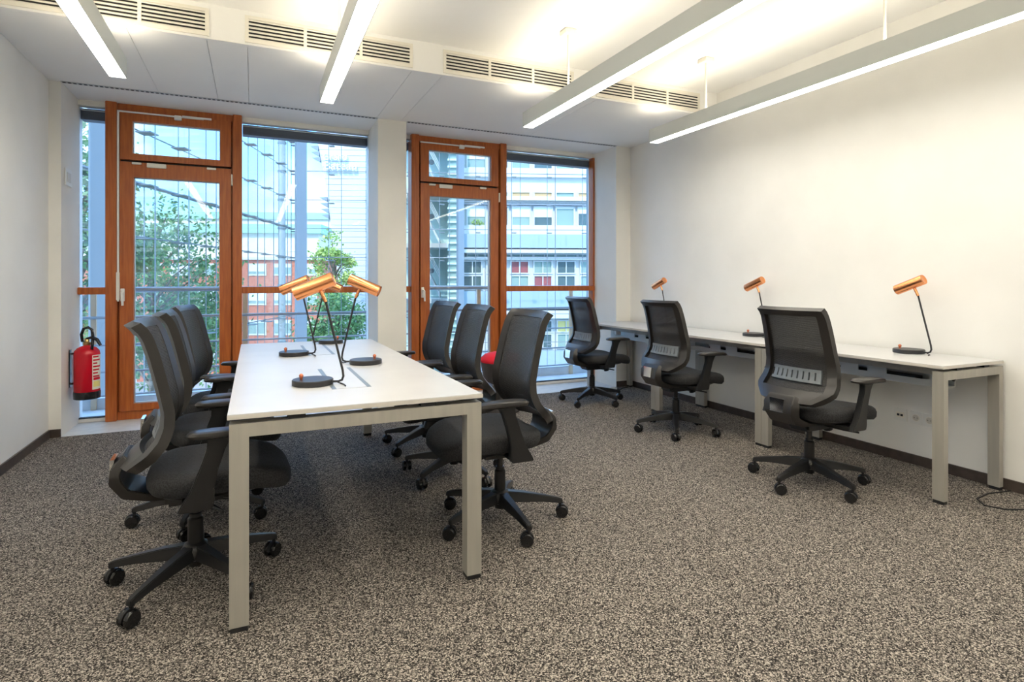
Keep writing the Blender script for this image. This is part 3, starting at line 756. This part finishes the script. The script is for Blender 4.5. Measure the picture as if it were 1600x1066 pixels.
for k, dy in enumerate((-180, -90, 0)):
    band(353 + dy, 366 + dy, .30, 'facade_white', 'sill_band')
    band(318.5 + dy, 320 + dy, .34, 'gap_grey', 'grey_strip')  # thin grey strip above each window row
    band(308 + dy, 313 + dy, .40, 'facade_cream', 'ledge')
    wrow(299 + dy, 306.5 + dy, ['facade_tan', 'facade_tan', 'green_glass'], None, mull=False)
    wrow(322 + dy, 352 + dy, ['green_glass', 'dark_glass'], [.55, .55, .1, .35, .55, .0], mull=False)
band(367, 388, .75, 'facade_blue', 'parapet')
band(388.4, 390, .70, 'dark', 'dark_strip'); band(390.5, 396, .9, 'facade_white', 'ledge')  # thin dark strip between parapet and ledge
wrow(397, 401.5, ['green_glass'], None, pw=33); band(402, 406, .5, 'facade_white', 'ledge')
wrow(408, 427, ['red_panel', 'green_glass', 'dark_glass', 'green_glass'], None, start=799, pw=28, pt=38); wrow(431, 452, ['green_glass', 'red_panel', 'dark_glass', 'green_glass'], None, start=799, pw=28, pt=38)
band(455, 482, .75, 'facade_blue', 'parapet'); band(482.5, 484, .7, 'dark', 'dark_strip'); band(485, 497, .9, 'facade_white', 'ledge')  # same dark strip one storey lower
wrow(502, 520, ['green_glass', 'dark_glass', 'label_yellow', 'green_glass'], None, start=799, pw=28, pt=38)
wrow(523, 545, ['green_glass', 'dark_glass'], None, start=799, pw=28, pt=38)
band(548, 585, .75, 'facade_blue', 'parapet'); band(587, 594, .9, 'facade_white', 'ledge')
wrow(600, 630, ['dark_glass'], None, start=799, pw=28, pt=38)
pl = gthing('window_plant', 'bright green plant in the office block window behind the right door', 'plant', ghit(747, 350, A3)[0], A3 + .3, Zp(352))
random.seed(3); m = MB()
for i in range(90):
    a = random.uniform(0, PI); rr = random.uniform(.1, .42); c = Vector((rr * math.cos(a), random.uniform(-.1, .05), rr * math.sin(a) * .9)); s_ = .06
    d1 = Vector((random.uniform(-1, 1), random.uniform(-1, 1), random.uniform(-1, 1))).normalized() * s_; d2 = d1.orthogonal().normalized() * s_ * .6
    m.add([c - d1, c + d2, c + d1, c - d2], [(0, 1, 2, 3)])
m.build('foliage', 'leaf_light', pl, kind='stuff')
# glazed stair tower left of the office block
A4 = 6.0
stt = gthing('stair_tower', 'pale green glazed stair tower beside the office block', 'building', 0, A4)
s0 = ghit(618, 400, A4)[0]; s1 = ghit(700, 400, A4)[0]; s2 = ob0 - .03
ZQ = lambda y: ghit(690, y, A4)[1]
lb(stt, s0, s1, 2.5, 8, -9, 14, 'back_wall', 'stair_glass'); lb(stt, s1, s2, .6, 8, -9, 14, 'louvre_wall', 'green_glass')
for y in range(190, 640, 11): lb(stt, s1 - .05, s2, .45, .62, ZQ(y + 3), ZQ(y), 'louvre', 'facade_white' if y % 3 == 0 else 'stair_glass')
for y in (120, 205, 290, 375, 462, 548): lb(stt, s0, s1, -.0, 2.5, ZQ(y + 12), ZQ(y + 5), 'floor_slab', 'facade_white')
sx = (s1 - s0)
for i, y in enumerate((120, 205, 290, 375, 462, 548)):
    zt_, zb_ = ZQ(y + 6), ZQ(y + 91)
    for off in (0, .18, .36): MB().tube([(s0 + 1.2, .6, zt_ + 8.9 - off + .9), (s1 - .5, .6, zb_ + 9.9 - off + .6)], .025, 5).build('handrail', 'facade_white', stt)
    MB().prism([(s0 + 1.0, zt_ + 9.0), (s0 + 1.0, zt_ + 8.75), (s1 - .5, zb_ + 9.0), (s1 - .5, zb_ + 9.25)], 'y', .7, 1.9).build('stair_flight', 'facade_white', stt)
    o = MB().tube([(s0 + 2.0, .3, zb_ + 10.6), (s0 + 2.0, .12, zb_ + 10.55)], [.08, .16], 10).build('spotlight', 'cable', stt)
np_ = 3
for i in range(np_):
    for z, z2 in zip((-6, -2.8, .4, 3.6, 6.8, 10), (-2.8, .4, 3.6, 6.8, 10, 13)):
        lb(stt, s0 + sx * i / np_ + .02, s0 + sx * (i + 1) / np_ - .02, -.12, -.10, z + .02, z2 - .02, 'pane', 'net_glass')

# ------------------------------------------------------------------ trees
def tree(name, label, px, py, a, rx, rz, n, ls, m, seed, clumps=26):
    b_, z_ = ghit(px, py, a); random.seed(seed)
    r = gthing(name, label, 'tree', b_, a); zc = z_ + 9
    tr = MB().tube([(0, 0, 0), (.1, 0, zc * .4), (0, .1, zc * .75), (.1, 0, zc + rz * .5)], [.22, .17, .12, .03], 8)
    cs = []
    for i in range(clumps):
        d = Vector((random.gauss(0, 1), random.gauss(0, 1), random.gauss(0, 1))).normalized() * random.uniform(.35, 1) ** .6
        c = Vector((d.x * rx, d.y * rx, zc + d.z * rz)); cs.append((c, random.uniform(.22, .42) * rx))
        st_ = Vector((0, .05, max(1, c.z - .5 * rx - .6)))
        tr.tube([st_, (st_ + c) / 2 + Vector((0, 0, .15)), c], [.06, .035, .01], 5)
    tr.build('trunk', 'bark', r, smooth=True)
    f = MB()
    for i in range(n):
        c, cr = random.choice(cs); p = c + Vector((random.gauss(0, .5), random.gauss(0, .5), random.gauss(0, .45))) * cr * 1.3
        s_ = ls * random.uniform(.6, 1.3)
        d1 = Vector((random.uniform(-1, 1), random.uniform(-1, 1), random.uniform(-1, .6))).normalized(); d2 = d1.orthogonal().normalized()
        d2 = (d2 + d1.cross(d2) * random.uniform(-1, 1)).normalized()
        f.add([p - d1 * s_, p + d2 * s_ * .55, p + d1 * s_, p - d2 * s_ * .55], [(0, 1, 2, 3)])
    f.build('foliage', m, r, kind='stuff')
tree('broadleaf_tree', 'leafy green tree filling the glass of the left wooden door', 236, 452, -6.5, 2.0, 3.3, 7000, .085, 'leaf', 5, 34)
tree('broadleaf_tree', 'leafy green tree seen in the narrow left side pane', 118, 400, -11.0, 1.7, 3.4, 6000, .085, 'leaf', 8)
tree('broadleaf_tree', 'low dense green tree at the foot of the left door view', 285, 540, 2, 2.6, 2.4, 5000, .11, 'leaf', 12)
tree('broadleaf_tree', 'sunny yellow-green tree left of the slatted tower', 520, 425, 14, 1.3, 3.0, 3500, .12, 'leaf_light', 9)
tree('broadleaf_tree', 'green tree under the copper lamps near the slatted tower', 528, 500, 7, 1.9, 1.6, 3500, .12, 'leaf', 10)
